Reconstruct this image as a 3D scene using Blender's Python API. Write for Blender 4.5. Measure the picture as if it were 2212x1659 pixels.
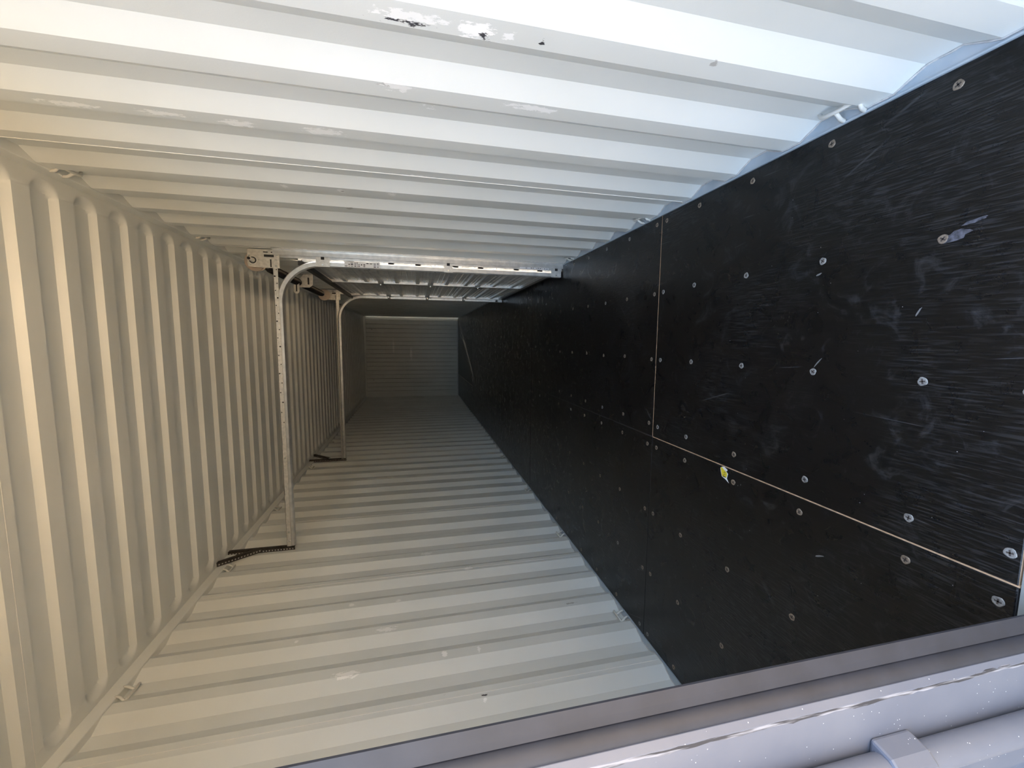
import bpy, bmesh, math, random
from mathutils import Vector, Matrix
random.seed(7)
for o in list(bpy.data.objects): bpy.data.objects.remove(o)
C = bpy.context.scene.collection
PI = math.pi

# ---------------------------------------------------------------- camera, light, exposure
cam_d = bpy.data.cameras.new('camera'); cam = bpy.data.objects.new('camera', cam_d); C.objects.link(cam)
Rr = [[0.00862046, -0.22607784, -0.9740711], [-0.99438298, -0.10470066, 0.0155003], [-0.10549017, 0.96846610, -0.22571052]]
cx, cy, cz = [Vector(r).normalized() for r in Rr]
M = Matrix(((cx.x, -cy.x, -cz.x, 0.5182), (cx.y, -cy.y, -cz.y, -0.8634), (cx.z, -cy.z, -cz.z, 1.2527), (0, 0, 0, 1)))
cam.matrix_world = M
cam_d.sensor_width = 36.0; cam_d.lens = 36.0 * 889.17 / 2212; cam_d.clip_start = 0.01; cam_d.clip_end = 500
bpy.context.scene.camera = cam

w = bpy.data.worlds.new('sky'); bpy.context.scene.world = w; w.use_nodes = True
nt = w.node_tree; bg = nt.nodes['Background']
sky = nt.nodes.new('ShaderNodeTexSky'); sky.sky_type = 'NISHITA'; sky.sun_disc = False
sky.sun_elevation = math.radians(35); sky.sun_rotation = math.radians(23)
sky.air_density = 1.0; sky.dust_density = 5.0; sky.ozone_density = 1.0
hz = nt.nodes.new('ShaderNodeHueSaturation'); hz.inputs['Saturation'].default_value = 0.78   # thin white haze
nt.links.new(sky.outputs[0], hz.inputs['Color']); nt.links.new(hz.outputs[0], bg.inputs[0]); bg.inputs[1].default_value = 0.52
sun_d = bpy.data.lights.new('sun', 'SUN'); sun_d.energy = 3.6; sun_d.angle = 0.01; sun_d.color = (1.0, 0.90, 0.76)
sun = bpy.data.objects.new('sun', sun_d); C.objects.link(sun)
sdir = Vector((0.35, 0.80, 0.60)).normalized()          # towards the sun
sun.rotation_euler = sdir.to_track_quat('Z', 'Y').to_euler(); sun.location = (5, 2, 8)

cy = bpy.context.scene.cycles; cy.max_bounces = 24; cy.diffuse_bounces = 16; cy.glossy_bounces = 8   # light has to travel twelve metres into a painted steel box
vs = bpy.context.scene.view_settings
vs.view_transform = 'Standard'; vs.look = 'None'; vs.gamma = 1; vs.use_curve_mapping = False
vs.exposure = 1.93

# ---------------------------------------------------------------- materials
class NT:
    def __init__(s, m): s.t = m.node_tree; s.b = s.t.nodes['Principled BSDF']
    def n(s, ty, **k):
        x = s.t.nodes.new(ty)
        for a, v in k.items(): setattr(x, a, v)
        return x
    def l(s, a, b): s.t.links.new(a, b)
def mat(name, col, rough=0.5, metal=0.0, spec=0.5):
    m = bpy.data.materials.new(name); m.use_nodes = True; b = m.node_tree.nodes['Principled BSDF']
    b.inputs['Base Color'].default_value = (*col, 1); b.inputs['Roughness'].default_value = rough
    b.inputs['Metallic'].default_value = metal; b.inputs['Specular IOR Level'].default_value = spec
    return m
def noise_mat(name, c1, c2, scale, rough=0.5, metal=0.0, bump=0.0, stretch=(1, 1, 1), bscale=None, rr=None, lo=0.35, hi=0.65, spec=0.5, detail=4, bdist=0.002):
    m = mat(name, c1, rough, metal, spec); g = NT(m)
    tc = g.n('ShaderNodeTexCoord'); mp = g.n('ShaderNodeMapping'); mp.inputs['Scale'].default_value = stretch
    g.l(tc.outputs['Object'], mp.inputs[0])
    nz = g.n('ShaderNodeTexNoise'); nz.inputs['Scale'].default_value = scale; nz.inputs['Detail'].default_value = detail
    g.l(mp.outputs[0], nz.inputs['Vector'])
    cr = g.n('ShaderNodeValToRGB'); cr.color_ramp.elements[0].position = lo; cr.color_ramp.elements[1].position = hi
    cr.color_ramp.elements[0].color = (*c1, 1); cr.color_ramp.elements[1].color = (*c2, 1)
    g.l(nz.outputs['Fac'], cr.inputs[0]); g.l(cr.outputs[0], g.b.inputs['Base Color'])
    if rr:
        mr = g.n('ShaderNodeMapRange'); mr.inputs[1].default_value = .3; mr.inputs[2].default_value = .7
        mr.inputs[3].default_value = rr[0]; mr.inputs[4].default_value = rr[1]
        g.l(nz.outputs['Fac'], mr.inputs[0]); g.l(mr.outputs[0], g.b.inputs['Roughness'])
    if bump:
        n2 = g.n('ShaderNodeTexNoise'); n2.inputs['Scale'].default_value = bscale or scale * 4; n2.inputs['Detail'].default_value = 3
        g.l(mp.outputs[0], n2.inputs['Vector'])
        bp = g.n('ShaderNodeBump'); bp.inputs['Strength'].default_value = bump; bp.inputs['Distance'].default_value = bdist
        g.l(n2.outputs['Fac'], bp.inputs['Height']); g.l(bp.outputs[0], g.b.inputs['Normal'])
    return m

WALLC = (0.69, 0.715, 0.70)
def wall_paint(name, marks, base=WALLC, rough=0.33):
    """light grey paint; marks = list of (centre, size, kind) scuffs in object space"""
    m = mat(name, base, rough); g = NT(m)
    tc = g.n('ShaderNodeTexCoord')
    n1 = g.n('ShaderNodeTexNoise'); n1.inputs['Scale'].default_value = 2.2; n1.inputs['Detail'].default_value = 5
    g.l(tc.outputs['Object'], n1.inputs['Vector'])
    cr = g.n('ShaderNodeValToRGB'); cr.color_ramp.elements[0].position = .3; cr.color_ramp.elements[1].position = .7
    cr.color_ramp.elements[0].color = (base[0]*.95, base[1]*.95, base[2]*.94, 1); cr.color_ramp.elements[1].color = (base[0]*1.03, base[1]*1.03, base[2]*1.03, 1)
    g.l(n1.outputs['Fac'], cr.inputs[0])
    col = cr.outputs[0]
    n3 = g.n('ShaderNodeTexNoise'); n3.inputs['Scale'].default_value = 90; n3.inputs['Detail'].default_value = 4; n3.inputs['Roughness'].default_value = .7
    mpn = g.n('ShaderNodeMapping'); mpn.inputs['Scale'].default_value = (1, 1, .45)
    g.l(tc.outputs['Object'], mpn.inputs[0]); g.l(mpn.outputs[0], n3.inputs['Vector'])
    for c, s, kind in marks:
        d = {'white': (.95, .95, .94), 'dark': (.05, .05, .055), 'grey': (.42, .42, .40), 'soft': (.88, .89, .88)}[kind]
        mp = g.n('ShaderNodeVectorMath', operation='SUBTRACT'); mp.inputs[1].default_value = c; g.l(tc.outputs['Object'], mp.inputs[0])
        dv = g.n('ShaderNodeVectorMath', operation='DIVIDE'); dv.inputs[1].default_value = s; g.l(mp.outputs[0], dv.inputs[0])
        ln = g.n('ShaderNodeVectorMath', operation='LENGTH'); g.l(dv.outputs[0], ln.inputs[0])
        ma = g.n('ShaderNodeMath', operation='MULTIPLY_ADD'); ma.inputs[1].default_value = {'white': 2.4, 'dark': 4.2, 'grey': 3, 'soft': 2.6}[kind]; ma.inputs[2].default_value = {'white': -.35, 'dark': -1.5, 'grey': -.7, 'soft': -.6}[kind]
        g.l(n3.outputs['Fac'], ma.inputs[0])
        su = g.n('ShaderNodeMath', operation='SUBTRACT'); g.l(ma.outputs[0], su.inputs[0]); g.l(ln.outputs['Value'], su.inputs[1])
        mu = g.n('ShaderNodeMath', operation='MULTIPLY'); mu.inputs[1].default_value = 6; mu.use_clamp = True; g.l(su.outputs[0], mu.inputs[0])
        mx = g.n('ShaderNodeMix', data_type='RGBA'); g.l(mu.outputs[0], mx.inputs[0]); g.l(col, mx.inputs[6]); mx.inputs[7].default_value = (*d, 1)
        col = mx.outputs[2]
    g.l(col, g.b.inputs['Base Color'])
    n2 = g.n('ShaderNodeTexNoise'); n2.inputs['Scale'].default_value = 240; n2.inputs['Detail'].default_value = 2
    g.l(tc.outputs['Object'], n2.inputs['Vector'])
    bp = g.n('ShaderNodeBump'); bp.inputs['Strength'].default_value = .12; bp.inputs['Distance'].default_value = .001
    g.l(n2.outputs['Fac'], bp.inputs['Height']); g.l(bp.outputs[0], g.b.inputs['Normal'])
    return m

marksR = [((1.18, .10, 1.262), (.04, .012, .075), 'dark'), ((1.18, .085, 1.25), (.04, .02, .11), 'soft'), ((1.18, .092, 1.115), (.04, .028, .045), 'white'), ((1.18, .104, 1.10), (.04, .014, .022), 'dark'),
          ((1.18, .09, 1.045), (.04, .02, .02), 'soft'), ((1.18, .091, .967), (.04, .016, .006), 'dark'), ((1.18, .335, 1.31), (.04, .016, .035), 'grey'), ((1.18, .335, 1.29), (.04, .03, .06), 'soft'),
          ((1.18, .649, 2.21), (.04, .02, .10), 'soft'), ((1.18, .641, 1.977), (.04, .02, .09), 'soft'), ((1.18, .65, 1.78), (.04, .03, .07), 'soft'), ((1.18, .641, 1.53), (.04, .03, .08), 'soft'),
          ((1.18, 1.198, 1.80), (.04, .03, .022), 'soft'), ((1.18, 1.193, 1.573), (.04, .03, .025), 'soft'), ((1.18, 1.20, 1.565), (.04, .008, .012), 'dark'), ((1.18, 1.18, 1.35), (.04, .03, .03), 'soft'), ((1.18, 1.45, 1.572), (.04, .02, .02), 'grey'),
          ((1.18, .475, 1.20), (.04, .03, .08), 'soft'), ((1.18, .35, .92), (.04, .02, .10), 'soft'), ((1.18, .062, .55), (.04, .012, .012), 'grey'), ((1.18, .94, 1.25), (.04, .02, .10), 'soft')]
marksL = [((-1.18, .973, 1.145), (.04, .006, .008), 'dark'), ((-1.18, .93, .96), (.04, .008, .022), 'dark'), ((-1.18, .905, .959), (.04, .012, .012), 'soft'), ((-1.18, 1.235, 1.128), (.04, .03, .018), 'white'),
          ((-1.18, 1.228, .94), (.04, .03, .012), 'soft'), ((-1.18, 1.505, 1.935), (.04, .02, .012), 'soft'), ((-1.18, 1.20, 1.62), (.04, .03, .09), 'soft'), ((-1.18, 1.50, 1.45), (.04, .03, .08), 'soft'),
          ((-1.18, 1.78, 1.68), (.04, .02, .03), 'soft'), ((-1.18, 1.76, 1.39), (.04, .02, .02), 'soft'), ((-1.18, 1.495, .30), (.04, .008, .05), 'grey'), ((-1.18, 2.05, .9), (.04, .03, .05), 'soft'), ((-1.18, 2.33, 1.2), (.04, .03, .06), 'soft')]
M_wallR = wall_paint('right_wall_paint', marksR)
M_wallL = wall_paint('left_wall_paint', marksL)
M_paint = wall_paint('grey_paint', [])
M_back = wall_paint('end_wall_paint', [((.3, 11.8, 1.9), (.3, .2, .04), 'soft'), ((.1, 11.8, 1.4), (.25, .2, .05), 'soft')])
M_rail = noise_mat('rail_paint', (.52, .55, .56), (.60, .62, .62), 6, rough=.4, bump=.1, bscale=120)
M_fringe = noise_mat('bottom_rail_paint', (.33, .40, .46), (.43, .49, .54), 9, rough=.35, bump=.1, bscale=120)
M_ring = mat('ring_paint', (.62, .62, .58), .35)
M_seal = noise_mat('sealant', (.42, .42, .42), (.55, .55, .54), 60, rough=.6, bump=.4, bscale=300)
M_galvw2 = mat('threshold_steel', (.24, .26, .26), .5)
M_weld = mat('weld_bead', (.72, .71, .68), .3)
M_black = mat('black_steel', (.006, .006, .007), .45)
M_hole = mat('hole_shadowed_steel', (.02, .02, .02), .7)
M_dkangle = noise_mat('dark_oiled_steel', (.045, .038, .032), (.09, .08, .07), 25, rough=.45, metal=.7)
M_bolt = mat('bright_bolt', (.75, .74, .70), .25, 1.0)
M_sticker = mat('sticker_paper', (.78, .79, .80), .5)
M_ink = mat('sticker_ink', (.03, .03, .035), .6)
M_yellow = mat('yellow_print', (.72, .60, .03), .5)
M_tan = noise_mat('plywood_edge', (.42, .28, .16), (.60, .42, .27), 40, rough=.7)
M_steelfloor = mat('underfloor', (.05, .05, .05), .8)
M_screw = noise_mat('screw_head', (.16, .125, .09), (.26, .21, .16), 120, rough=.5, metal=.3)
M_screwp = noise_mat('screw_head_pale', (.15, .15, .145), (.27, .265, .25), 140, rough=.5, metal=.2)
M_recess = mat('screw_recess', (.05, .04, .035), .7)
M_drum = mat('cast_drum', (.42, .36, .31), .45, .6)
M_ground = noise_mat('gravel_ground', (.45, .315, .17), (.59, .43, .245), 3, rough=.95, bump=.6, bscale=60, bdist=.02)

def galv(name, v=1.0, rough=.30):
    return noise_mat(name, (.62*v, .63*v, .64*v), (.80*v, .80*v, .79*v), 38, rough=rough, metal=1.0, rr=(rough*.8, rough*1.3), bump=.012, bscale=60)
M_galv = noise_mat('galvanised_steel', (.52, .53, .53), (.66, .66, .65), 22, rough=.33, metal=.7)
M_galvd = noise_mat('galvanised_door_sheet', (.56, .57, .57), (.72, .72, .71), 9, rough=.34, metal=.2)
M_galvw = noise_mat('galvanised_dull', (.52, .52, .50), (.66, .65, .62), 50, rough=.45, metal=.6)

def floor_mat():
    m = mat('black_film_plywood', (.010, .010, .011), .32, spec=.30); g = NT(m)
    tc = g.n('ShaderNodeTexCoord')
    # grain ridges run along the container
    mp = g.n('ShaderNodeMapping'); mp.inputs['Scale'].default_value = (1, .075, 1); g.l(tc.outputs['Object'], mp.inputs[0])
    gr = g.n('ShaderNodeTexNoise'); gr.inputs['Scale'].default_value = 210; gr.inputs['Detail'].default_value = 3; gr.inputs['Distortion'].default_value = .6
    g.l(mp.outputs[0], gr.inputs['Vector'])
    big = g.n('ShaderNodeTexNoise'); big.inputs['Scale'].default_value = 1.6; big.inputs['Detail'].default_value = 4; g.l(tc.outputs['Object'], big.inputs['Vector'])
    gm = g.n('ShaderNodeMapRange'); gm.inputs[1].default_value = .44; gm.inputs[2].default_value = .60; gm.inputs[3].default_value = .08; gm.inputs[4].default_value = 1; g.l(big.outputs['Fac'], gm.inputs[0])
    hm = g.n('ShaderNodeMath', operation='MULTIPLY'); g.l(gr.outputs['Fac'], hm.inputs[0]); g.l(gm.outputs[0], hm.inputs[1])
    bp = g.n('ShaderNodeBump'); bp.inputs['Strength'].default_value = .7; bp.inputs['Distance'].default_value = .0018
    sy0 = g.n('ShaderNodeSeparateXYZ'); g.l(tc.outputs['Object'], sy0.inputs[0])
    wy0 = g.n('ShaderNodeMapRange'); wy0.inputs[1].default_value = 1.5; wy0.inputs[2].default_value = 3.5; wy0.inputs[3].default_value = 1; wy0.inputs[4].default_value = .05; g.l(sy0.outputs['Y'], wy0.inputs[0])
    hw_ = g.n('ShaderNodeMath', operation='MULTIPLY'); g.l(hm.outputs[0], hw_.inputs[0]); g.l(wy0.outputs[0], hw_.inputs[1]); g.l(hw_.outputs[0], bp.inputs['Height']); g.l(bp.outputs[0], g.b.inputs['Normal'])
    # dusty scuffs, scratches and specks
    sc = g.n('ShaderNodeTexNoise'); sc.inputs['Scale'].default_value = 9; sc.inputs['Detail'].default_value = 9; sc.inputs['Roughness'].default_value = .72; sc.inputs['Distortion'].default_value = 1.2
    g.l(tc.outputs['Object'], sc.inputs['Vector'])
    r1 = g.n('ShaderNodeMapRange'); r1.inputs[1].default_value = .56; r1.inputs[2].default_value = .80; r1.inputs[3].default_value = 0; r1.inputs[4].default_value = .11; g.l(sc.outputs['Fac'], r1.inputs[0])
    vo = g.n('ShaderNodeTexVoronoi'); vo.inputs['Scale'].default_value = 34; vo.inputs['Randomness'].default_value = 1; g.l(tc.outputs['Object'], vo.inputs['Vector'])
    sp = g.n('ShaderNodeMapRange'); sp.inputs[1].default_value = .045; sp.inputs[2].default_value = .03; sp.inputs[3].default_value = 0; sp.inputs[4].default_value = 1; g.l(vo.outputs['Distance'], sp.inputs[0])
    sv = g.n('ShaderNodeSeparateColor'); g.l(vo.outputs['Color'], sv.inputs[0])
    th = g.n('ShaderNodeMath', operation='GREATER_THAN'); th.inputs[1].default_value = .80; g.l(sv.outputs[0], th.inputs[0])
    spm = g.n('ShaderNodeMath', operation='MULTIPLY'); g.l(sp.outputs[0], spm.inputs[0]); g.l(th.outputs[0], spm.inputs[1])
    # long thin scratches
    m2 = g.n('ShaderNodeMapping'); m2.inputs['Rotation'].default_value = (0, 0, .5); m2.inputs['Scale'].default_value = (1, .16, 1); g.l(tc.outputs['Object'], m2.inputs[0])
    v2 = g.n('ShaderNodeTexVoronoi', feature='DISTANCE_TO_EDGE'); v2.inputs['Scale'].default_value = 3.2; g.l(m2.outputs[0], v2.inputs['Vector'])
    s2 = g.n('ShaderNodeMapRange'); s2.inputs[1].default_value = .004; s2.inputs[2].default_value = .0015; s2.inputs[3].default_value = 0; s2.inputs[4].default_value = .10; g.l(v2.outputs['Distance'], s2.inputs[0])
    n5 = g.n('ShaderNodeTexNoise'); n5.inputs['Scale'].default_value = 5; g.l(tc.outputs['Object'], n5.inputs['Vector'])
    m5 = g.n('ShaderNodeMapRange'); m5.inputs[1].default_value = .56; m5.inputs[2].default_value = .64; g.l(n5.outputs['Fac'], m5.inputs[0])
    s3 = g.n('ShaderNodeMath', operation='MULTIPLY'); g.l(s2.outputs[0], s3.inputs[0]); g.l(m5.outputs[0], s3.inputs[1])
    a1 = g.n('ShaderNodeMath', operation='ADD'); g.l(r1.outputs[0], a1.inputs[0]); g.l(s3.outputs[0], a1.inputs[1])
    wr = g.n('ShaderNodeMapRange'); wr.inputs[1].default_value = .50; wr.inputs[2].default_value = .66; wr.inputs[3].default_value = 0; wr.inputs[4].default_value = .055; g.l(gr.outputs['Fac'], wr.inputs[0])
    wm = g.n('ShaderNodeMath', operation='MULTIPLY'); g.l(wr.outputs[0], wm.inputs[0]); g.l(gm.outputs[0], wm.inputs[1])
    a0 = g.n('ShaderNodeMath', operation='ADD'); g.l(a1.outputs[0], a0.inputs[0]); g.l(wm.outputs[0], a0.inputs[1]); a1 = a0
    a2 = g.n('ShaderNodeMath', operation='ADD'); a2.use_clamp = True; g.l(a1.outputs[0], a2.inputs[0]); g.l(spm.outputs[0], a2.inputs[1])
    # traffic wear fades away from the doors
    sy = g.n('ShaderNodeSeparateXYZ'); g.l(tc.outputs['Object'], sy.inputs[0])
    wy = g.n('ShaderNodeMapRange'); wy.inputs[1].default_value = 2.6; wy.inputs[2].default_value = 5.0; wy.inputs[3].default_value = 1; wy.inputs[4].default_value = .06; g.l(sy.outputs['Y'], wy.inputs[0])
    aw = g.n('ShaderNodeMath', operation='MULTIPLY'); g.l(a2.outputs[0], aw.inputs[0]); g.l(wy.outputs[0], aw.inputs[1]); a2 = aw
    mx = g.n('ShaderNodeMix', data_type='RGBA'); g.l(a2.outputs[0], mx.inputs[0]); mx.inputs[6].default_value = (.0035, .0035, .0038, 1); mx.inputs[7].default_value = (.30, .30, .32, 1)
    g.l(mx.outputs[2], g.b.inputs['Base Color'])
    rg = g.n('ShaderNodeMapRange'); rg.inputs[1].default_value = .3; rg.inputs[2].default_value = .75; rg.inputs[3].default_value = .22; rg.inputs[4].default_value = .42; g.l(sc.outputs['Fac'], rg.inputs[0])
    g.l(rg.outputs[0], g.b.inputs['Roughness'])
    return m
M_floor = floor_mat()
M_floor2 = noise_mat('worn_floor_film', (.022, .024, .023), (.034, .036, .034), 5, rough=.4)

def door_paint():
    m = mat('door_paint', (.22, .23, .26), .45); g = NT(m)
    tc = g.n('ShaderNodeTexCoord')
    vo = g.n('ShaderNodeTexVoronoi'); vo.inputs['Scale'].default_value = 170; g.l(tc.outputs['Object'], vo.inputs['Vector'])
    sp = g.n('ShaderNodeMapRange'); sp.inputs[1].default_value = .16; sp.inputs[2].default_value = .08; sp.inputs[3].default_value = 0; sp.inputs[4].default_value = 1; g.l(vo.outputs['Distance'], sp.inputs[0])
    sv = g.n('ShaderNodeSeparateColor'); g.l(vo.outputs['Color'], sv.inputs[0])
    th = g.n('ShaderNodeMath', operation='GREATER_THAN'); th.inputs[1].default_value = .90; g.l(sv.outputs[0], th.inputs[0])
    mu = g.n('ShaderNodeMath', operation='MULTIPLY'); g.l(sp.outputs[0], mu.inputs[0]); g.l(th.outputs[0], mu.inputs[1])
    n1 = g.n('ShaderNodeTexNoise'); n1.inputs['Scale'].default_value = 7; n1.inputs['Detail'].default_value = 5; g.l(tc.outputs['Object'], n1.inputs['Vector'])
    cr = g.n('ShaderNodeValToRGB'); cr.color_ramp.elements[0].position = .35; cr.color_ramp.elements[1].position = .65
    cr.color_ramp.elements[0].color = (.112, .124, .158, 1); cr.color_ramp.elements[1].color = (.136, .146, .176, 1); g.l(n1.outputs['Fac'], cr.inputs[0])
    mx = g.n('ShaderNodeMix', data_type='RGBA'); g.l(mu.outputs[0], mx.inputs[0]); g.l(cr.outputs[0], mx.inputs[6]); mx.inputs[7].default_value = (.85, .86, .88, 1)
    g.l(mx.outputs[2], g.b.inputs['Base Color'])
    return m
M_door = door_paint()
M_chip = noise_mat('worn_door_edge', (.03, .03, .035), (.26, .26, .28), 60, rough=.7, stretch=(3, 3, .22), lo=.44, hi=.60)
M_gasket = noise_mat('rubber_gasket', (.0185, .0212, .0300), (.0255, .029, .041), 14, rough=.55)
M_gasketd = mat('gasket_groove', (.05, .05, .06), .7)

# ---------------------------------------------------------------- mesh helpers
class MB:
    def __init__(s): s.v = []; s.f = []; s.mi = []
    def box(s, a, b, mi=0):
        x0, y0, z0 = [min(p, q) for p, q in zip(a, b)]; x1, y1, z1 = [max(p, q) for p, q in zip(a, b)]
        n = len(s.v)
        s.v += [(x0, y0, z0), (x1, y0, z0), (x1, y1, z0), (x0, y1, z0), (x0, y0, z1), (x1, y0, z1), (x1, y1, z1), (x0, y1, z1)]
        for q in ((0, 3, 2, 1), (4, 5, 6, 7), (0, 1, 5, 4), (1, 2, 6, 5), (2, 3, 7, 6), (3, 0, 4, 7)):
            s.f.append(tuple(n + i for i in q)); s.mi.append(mi)
        return s
    def prism(s, poly, fn, t0, t1, mi=0):
        """poly = 2-D outline, fn(u, v, t) -> xyz"""
        n = len(s.v); k = len(poly)
        s.v += [fn(u, v, t0) for u, v in poly] + [fn(u, v, t1) for u, v in poly]
        for i in range(k):
            j = (i + 1) % k; s.f.append((n + i, n + j, n + k + j, n + k + i)); s.mi.append(mi)
        s.f.append(tuple(n + i for i in reversed(range(k)))); s.mi.append(mi)
        s.f.append(tuple(n + k + i for i in range(k))); s.mi.append(mi)
        return s
    def tube(s, pts, r, seg=10, mi=0, caps=True):
        pts = [Vector(p) for p in pts]; n0 = len(s.v); up = Vector((.123, .97, .21)).normalized(); pn = None
        for i, p in enumerate(pts):
            t = (pts[min(i + 1, len(pts) - 1)] - pts[max(i - 1, 0)]).normalized()
            if pn is None: pn = (up - t * up.dot(t)).normalized()
            else: pn = (pn - t * pn.dot(t)).normalized()
            b = t.cross(pn); rr = r[i] if isinstance(r, (list, tuple)) else r
            for k in range(seg):
                a = 2 * PI * k / seg; s.v.append(tuple(p + pn * math.cos(a) * rr + b * math.sin(a) * rr))
        for i in range(len(pts) - 1):
            for k in range(seg):
                k2 = (k + 1) % seg; a = n0 + i * seg
                s.f.append((a + k, a + k2, a + seg + k2, a + seg + k)); s.mi.append(mi)
        if caps:
            s.f.append(tuple(n0 + k for k in reversed(range(seg)))); s.mi.append(mi)
            e = n0 + (len(pts) - 1) * seg; s.f.append(tuple(e + k for k in range(seg))); s.mi.append(mi)
        return s
    def sweep(s, prof, path, fn, mi=0):
        """closed profile (n, y) carried along path of (x, z, nx, nz) in the XZ plane"""
        n0 = len(s.v); k = len(prof)
        for (x, z, nx, nz) in path:
            for (pn, py) in prof: s.v.append(fn(x + nx * pn, py, z + nz * pn))
        for i in range(len(path) - 1):
            for j in range(k):
                j2 = (j + 1) % k; a = n0 + i * k
                s.f.append((a + j, a + j2, a + k + j2, a + k + j)); s.mi.append(mi)
        s.f.append(tuple(n0 + j for j in reversed(range(k)))); s.mi.append(mi)
        e = n0 + (len(path) - 1) * k; s.f.append(tuple(e + j for j in range(k))); s.mi.append(mi)
        return s
    def build(s, name, mats, parent=None, smooth=False, bevel=0, loc=None):
        me = bpy.data.meshes.new(name)
        if loc is not None:
            L = Vector(loc); s.v = [tuple(Vector(p) - L) for p in s.v]
        me.from_pydata(s.v, [], s.f); me.update()
        for m in (mats if isinstance(mats, (list, tuple)) else [mats]): me.materials.append(m)
        for p, i in zip(me.polygons, s.mi): p.material_index = i
        bm = bmesh.new(); bm.from_mesh(me); bmesh.ops.recalc_face_normals(bm, faces=bm.faces[:]); bm.to_mesh(me); bm.free()
        if smooth:
            for p in me.polygons: p.use_smooth = True
            try: me.set_sharp_from_angle(angle=math.radians(35))
            except Exception: pass
        o = bpy.data.objects.new(name, me); C.objects.link(o)
        if loc is not None: o.location = loc
        if parent is not None: link_parent(o, parent)
        if bevel:
            b = o.modifiers.new('bevel', 'BEVEL'); b.width = bevel; b.segments = 2; b.limit_method = 'ANGLE'; b.angle_limit = math.radians(35)
        return o
def link_parent(o, p):
    o.parent = p
    if p.type == 'EMPTY' or True:
        # keep world placement: parents are never rotated, only moved
        q = p; off = Vector((0, 0, 0))
        while q is not None: off += q.location; q = q.parent
        o.location = Vector(o.location) - off
def empty(name, loc=(0, 0, 0), **k):
    o = bpy.data.objects.new(name, None); C.objects.link(o); o.location = loc; o.empty_display_size = .1
    return tag(o, **k)
def tag(o, label=None, cat=None, group=None, kind=None):
    if label: o['label'] = label
    if cat: o['category'] = cat
    if group: o['group'] = group
    if kind: o['kind'] = kind
    return o

# ---------------------------------------------------------------- dimensions
H = 2.716; YF = -0.30; YB = 11.83; XI = 1.180; XO = 1.212; PITCH = 0.277
YN, YD = 2.585, 5.235                  # opening cut into the right wall
ZD = 2.165                             # its head
RT = 0.060                             # top rail height

# ---------------------------------------------------------------- ground outside
g = MB(); g.box((-60, -60, -.22), (60, 60, -.18)); o = g.build('ground', M_ground)
tag(o, 'sunlit tan gravel ground outside the open container', 'ground', kind='structure')

# ---------------------------------------------------------------- floor: black film-faced plywood panels with screws
floor = empty('floor', (0, 0, -.03), label='black film faced plywood floor of the container, screwed down in rows', cat='floor', kind='structure')
b = MB().box((-1.23, YF, -.16), (1.23, YB + .05, -.028)); b.build('subfloor', M_steelfloor, floor)
def screw_mesh(name, m):
    b = MB(); n = 16; R = .0102
    rings = [(R * 1.12, .0002), (R * 1.0, .0019), (R * .72, .0024), (R * .70, .0016), (0.0001, .0016)]
    for r, z in rings:
        for k in range(n):
            a = 2 * PI * k / n; w_ = 1 + .05 * math.sin(a * 3 + 1) + .04 * math.sin(a * 5); b.v.append((r * w_ * math.cos(a), r * w_ * math.sin(a), z))
    for i in range(len(rings) - 1):
        for k in range(n):
            k2 = (k + 1) % n; b.f.append((i * n + k, i * n + k2, (i + 1) * n + k2, (i + 1) * n + k)); b.mi.append(0)
    b.box((-.0062, -.0016, .0012), (.0062, .0016, .0019), 1); b.box((-.0016, -.0062, .0012), (.0016, .0062, .0019), 1)
    me = bpy.data.meshes.new(name); me.from_pydata(b.v, [], b.f); me.materials.append(m); me.materials.append(M_recess)
    for p, i in zip(me.polygons, b.mi): p.material_index = i
    for p in me.polygons: p.use_smooth = True
    me.set_sharp_from_angle(angle=math.radians(30))
    return me
SM = [screw_mesh('screw', M_screw), screw_mesh('screw_pale', M_screwp)]
gap = .0022
joints = [YF, 1.116, 3.56, 6.02, 8.565, YB]
screw_rows = {0: [-.275, -.09, .214, .52, .828, 1.075]}
def rows(i):
    a, c = joints[i], joints[i + 1]
    if i == 0: return screw_rows[0]
    n = round((c - a - .09) / .305); return [a + .042 + (c - a - .085) * k / n for k in range(n + 1)]
XR = [.066, .424, .775, 1.128]
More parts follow.
